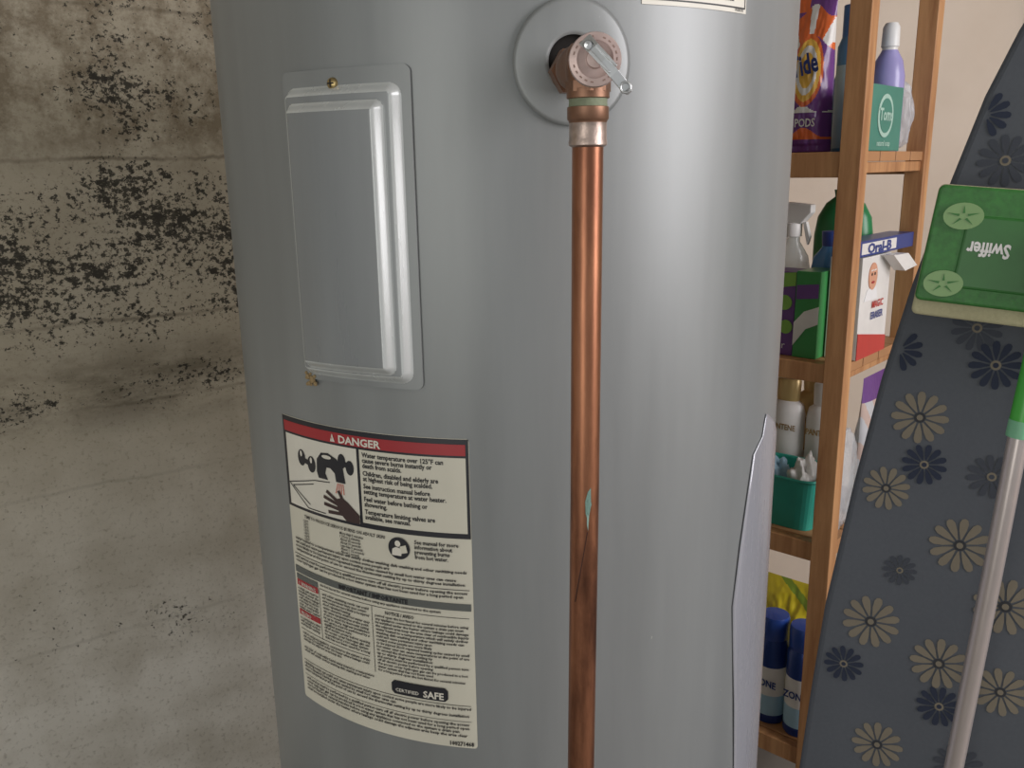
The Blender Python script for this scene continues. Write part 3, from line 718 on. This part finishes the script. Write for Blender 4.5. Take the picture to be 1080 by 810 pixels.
# ------------------------------------------------------------ floor sweeper mop (upside down)
MM = Matrix.Translation(-BK*.05)@BM
mp = empty('floor_mop', MM)
GRN = mat('mop_green', (50, 112, 46), .5, var=.22, scale=160, bump=.3); LG = mat('mop_light_green', (122, 158, 98), .4); CRM = mat('mop_cloth', (176, 170, 136), .9, bump=.4, scale=250)
MG = mat('mop_mint', (116, 176, 138), .45)
def rr(x0, z0, x1, z1, c, n=6, sk=0):
    o_ = []
    for (cx, cz, s) in ((x1-c, z1-c, 0), (x0+c, z1-c, 90), (x0+c, z0+c, 180), (x1-c, z0+c, 270)):
        for k in range(n+1):
            a = radians(s+90*k/n); x = cx+c*cos(a); z = cz+c*sin(a); o_.append((x+(z-z0)*sk, z-(x-x0)*.085))
    return o_
hx0, hx1, hz0, hz1 = .006, .258, .198, .328
prism('cleaning_cloth', rr(hx0, hz0, hx1, hz1, .006, sk=.12), -.003, .022, CRM, mp, bev=.003)
prism('mop_head', rr(hx0+.002, hz0+.015, hx1-.002, hz1-.001, .006, sk=.12), -.010, .004, GRN, mp, bev=.003)
prism('mop_head_lower', rr(hx0+.034, hz0+.028, hx1-.034, hz1-.030, .010, sk=.12), -.0115, .002, mat('mop_green_deep', (44, 104, 42), .4, var=.1), mp, bev=.003)
for k, (x, z) in enumerate(((.045, .296), (.033, .230), (.232, .281), (.222, .214))):
    prism('gripper_%d' % k, disc_pts(x, z, .018, .013, 28), -.0128, -.009, LG, mp)
    for q in range(5):
        a = 2*pi*q/5+.3; c, s_ = cos(a), sin(a)
        prism('gripper_slit_%d_%d' % (k, q), [(x+.004*c-.0012*s_, z+.003*s_+.0012*c), (x+.015*c, z+.010*s_), (x+.004*c+.0012*s_, z+.003*s_-.0012*c)], -.0134, -.0126, GRN, mp)
text_flat('mop_print', 'Swiffer', .019, WH, mp, T(.070, -.0122, .270)@RY(radians(180+5)), squash=.038, bold=.03)
prism('swivel_yoke', [(.105, .225), (.150, .225), (.146, .27), (.128, .285), (.112, .27)], -.024, -.008, GRN, mp, bev=.003)
GRB = mat('mop_neck_green', (66, 160, 58), .35)
tube('handle_green_neck', [(.126, -.020, .262), (.121, -.026, .20), (.113, -.026, .10)], .01, GRB, mp, seg=24, radii=[.008, .0095, .0108])
SV = mat('mop_handle_silver', (192, 182, 178), .28, .6, .03)
tube('handle_shaft', [(.113, -.026, .10), (.104, -.02, -.061), (.090, -.01, -.291), (.074, .006, -.55)], .0094, SV, mp, seg=24)
tube('handle_grip', [(.074, .006, -.55), (.070, .009, -.62), (.062, .015, -.74), (.058, .018, -.80), (.056, .020, -.86)], .012, GRN, mp, seg=24, radii=[.0105, .0135, .012, .0145, .010])
tube('handle_collar', [(.1132, -.026, .102), (.1118, -.025, .085)], .0112, MG, mp, seg=24)

# ------------------------------------------------------------ lights
def area(name, loc, target, sx_, sy_, power, col):
    l_ = bpy.data.lights.new(name, 'AREA'); l_.shape = 'RECTANGLE'; l_.size = sx_; l_.size_y = sy_; l_.energy = power; l_.color = col
    o_ = bpy.data.objects.new(name, l_); S.collection.objects.link(o_); o_.location = loc
    o_.rotation_euler = (Vector(target)-Vector(loc)).to_track_quat('-Z', 'Y').to_euler(); return o_
area('window_daylight', (2.0, -.1, 1.6), (0, 1.05, .95), 1.1, 1.6, 46, (1.0, .965, .99))
area('left_fill', (-1.3, -1.7, 1.1), (-.9, 1.2, .5), 1.3, 1.5, 17, (1.0, .985, .93))  # added fill lamp, behind left, to brighten the lower wall
w = bpy.data.worlds.new('world'); S.world = w; w.use_nodes = True
w.node_tree.nodes['Background'].inputs[0].default_value = (.96, .98, .98, 1); w.node_tree.nodes['Background'].inputs[1].default_value = .5
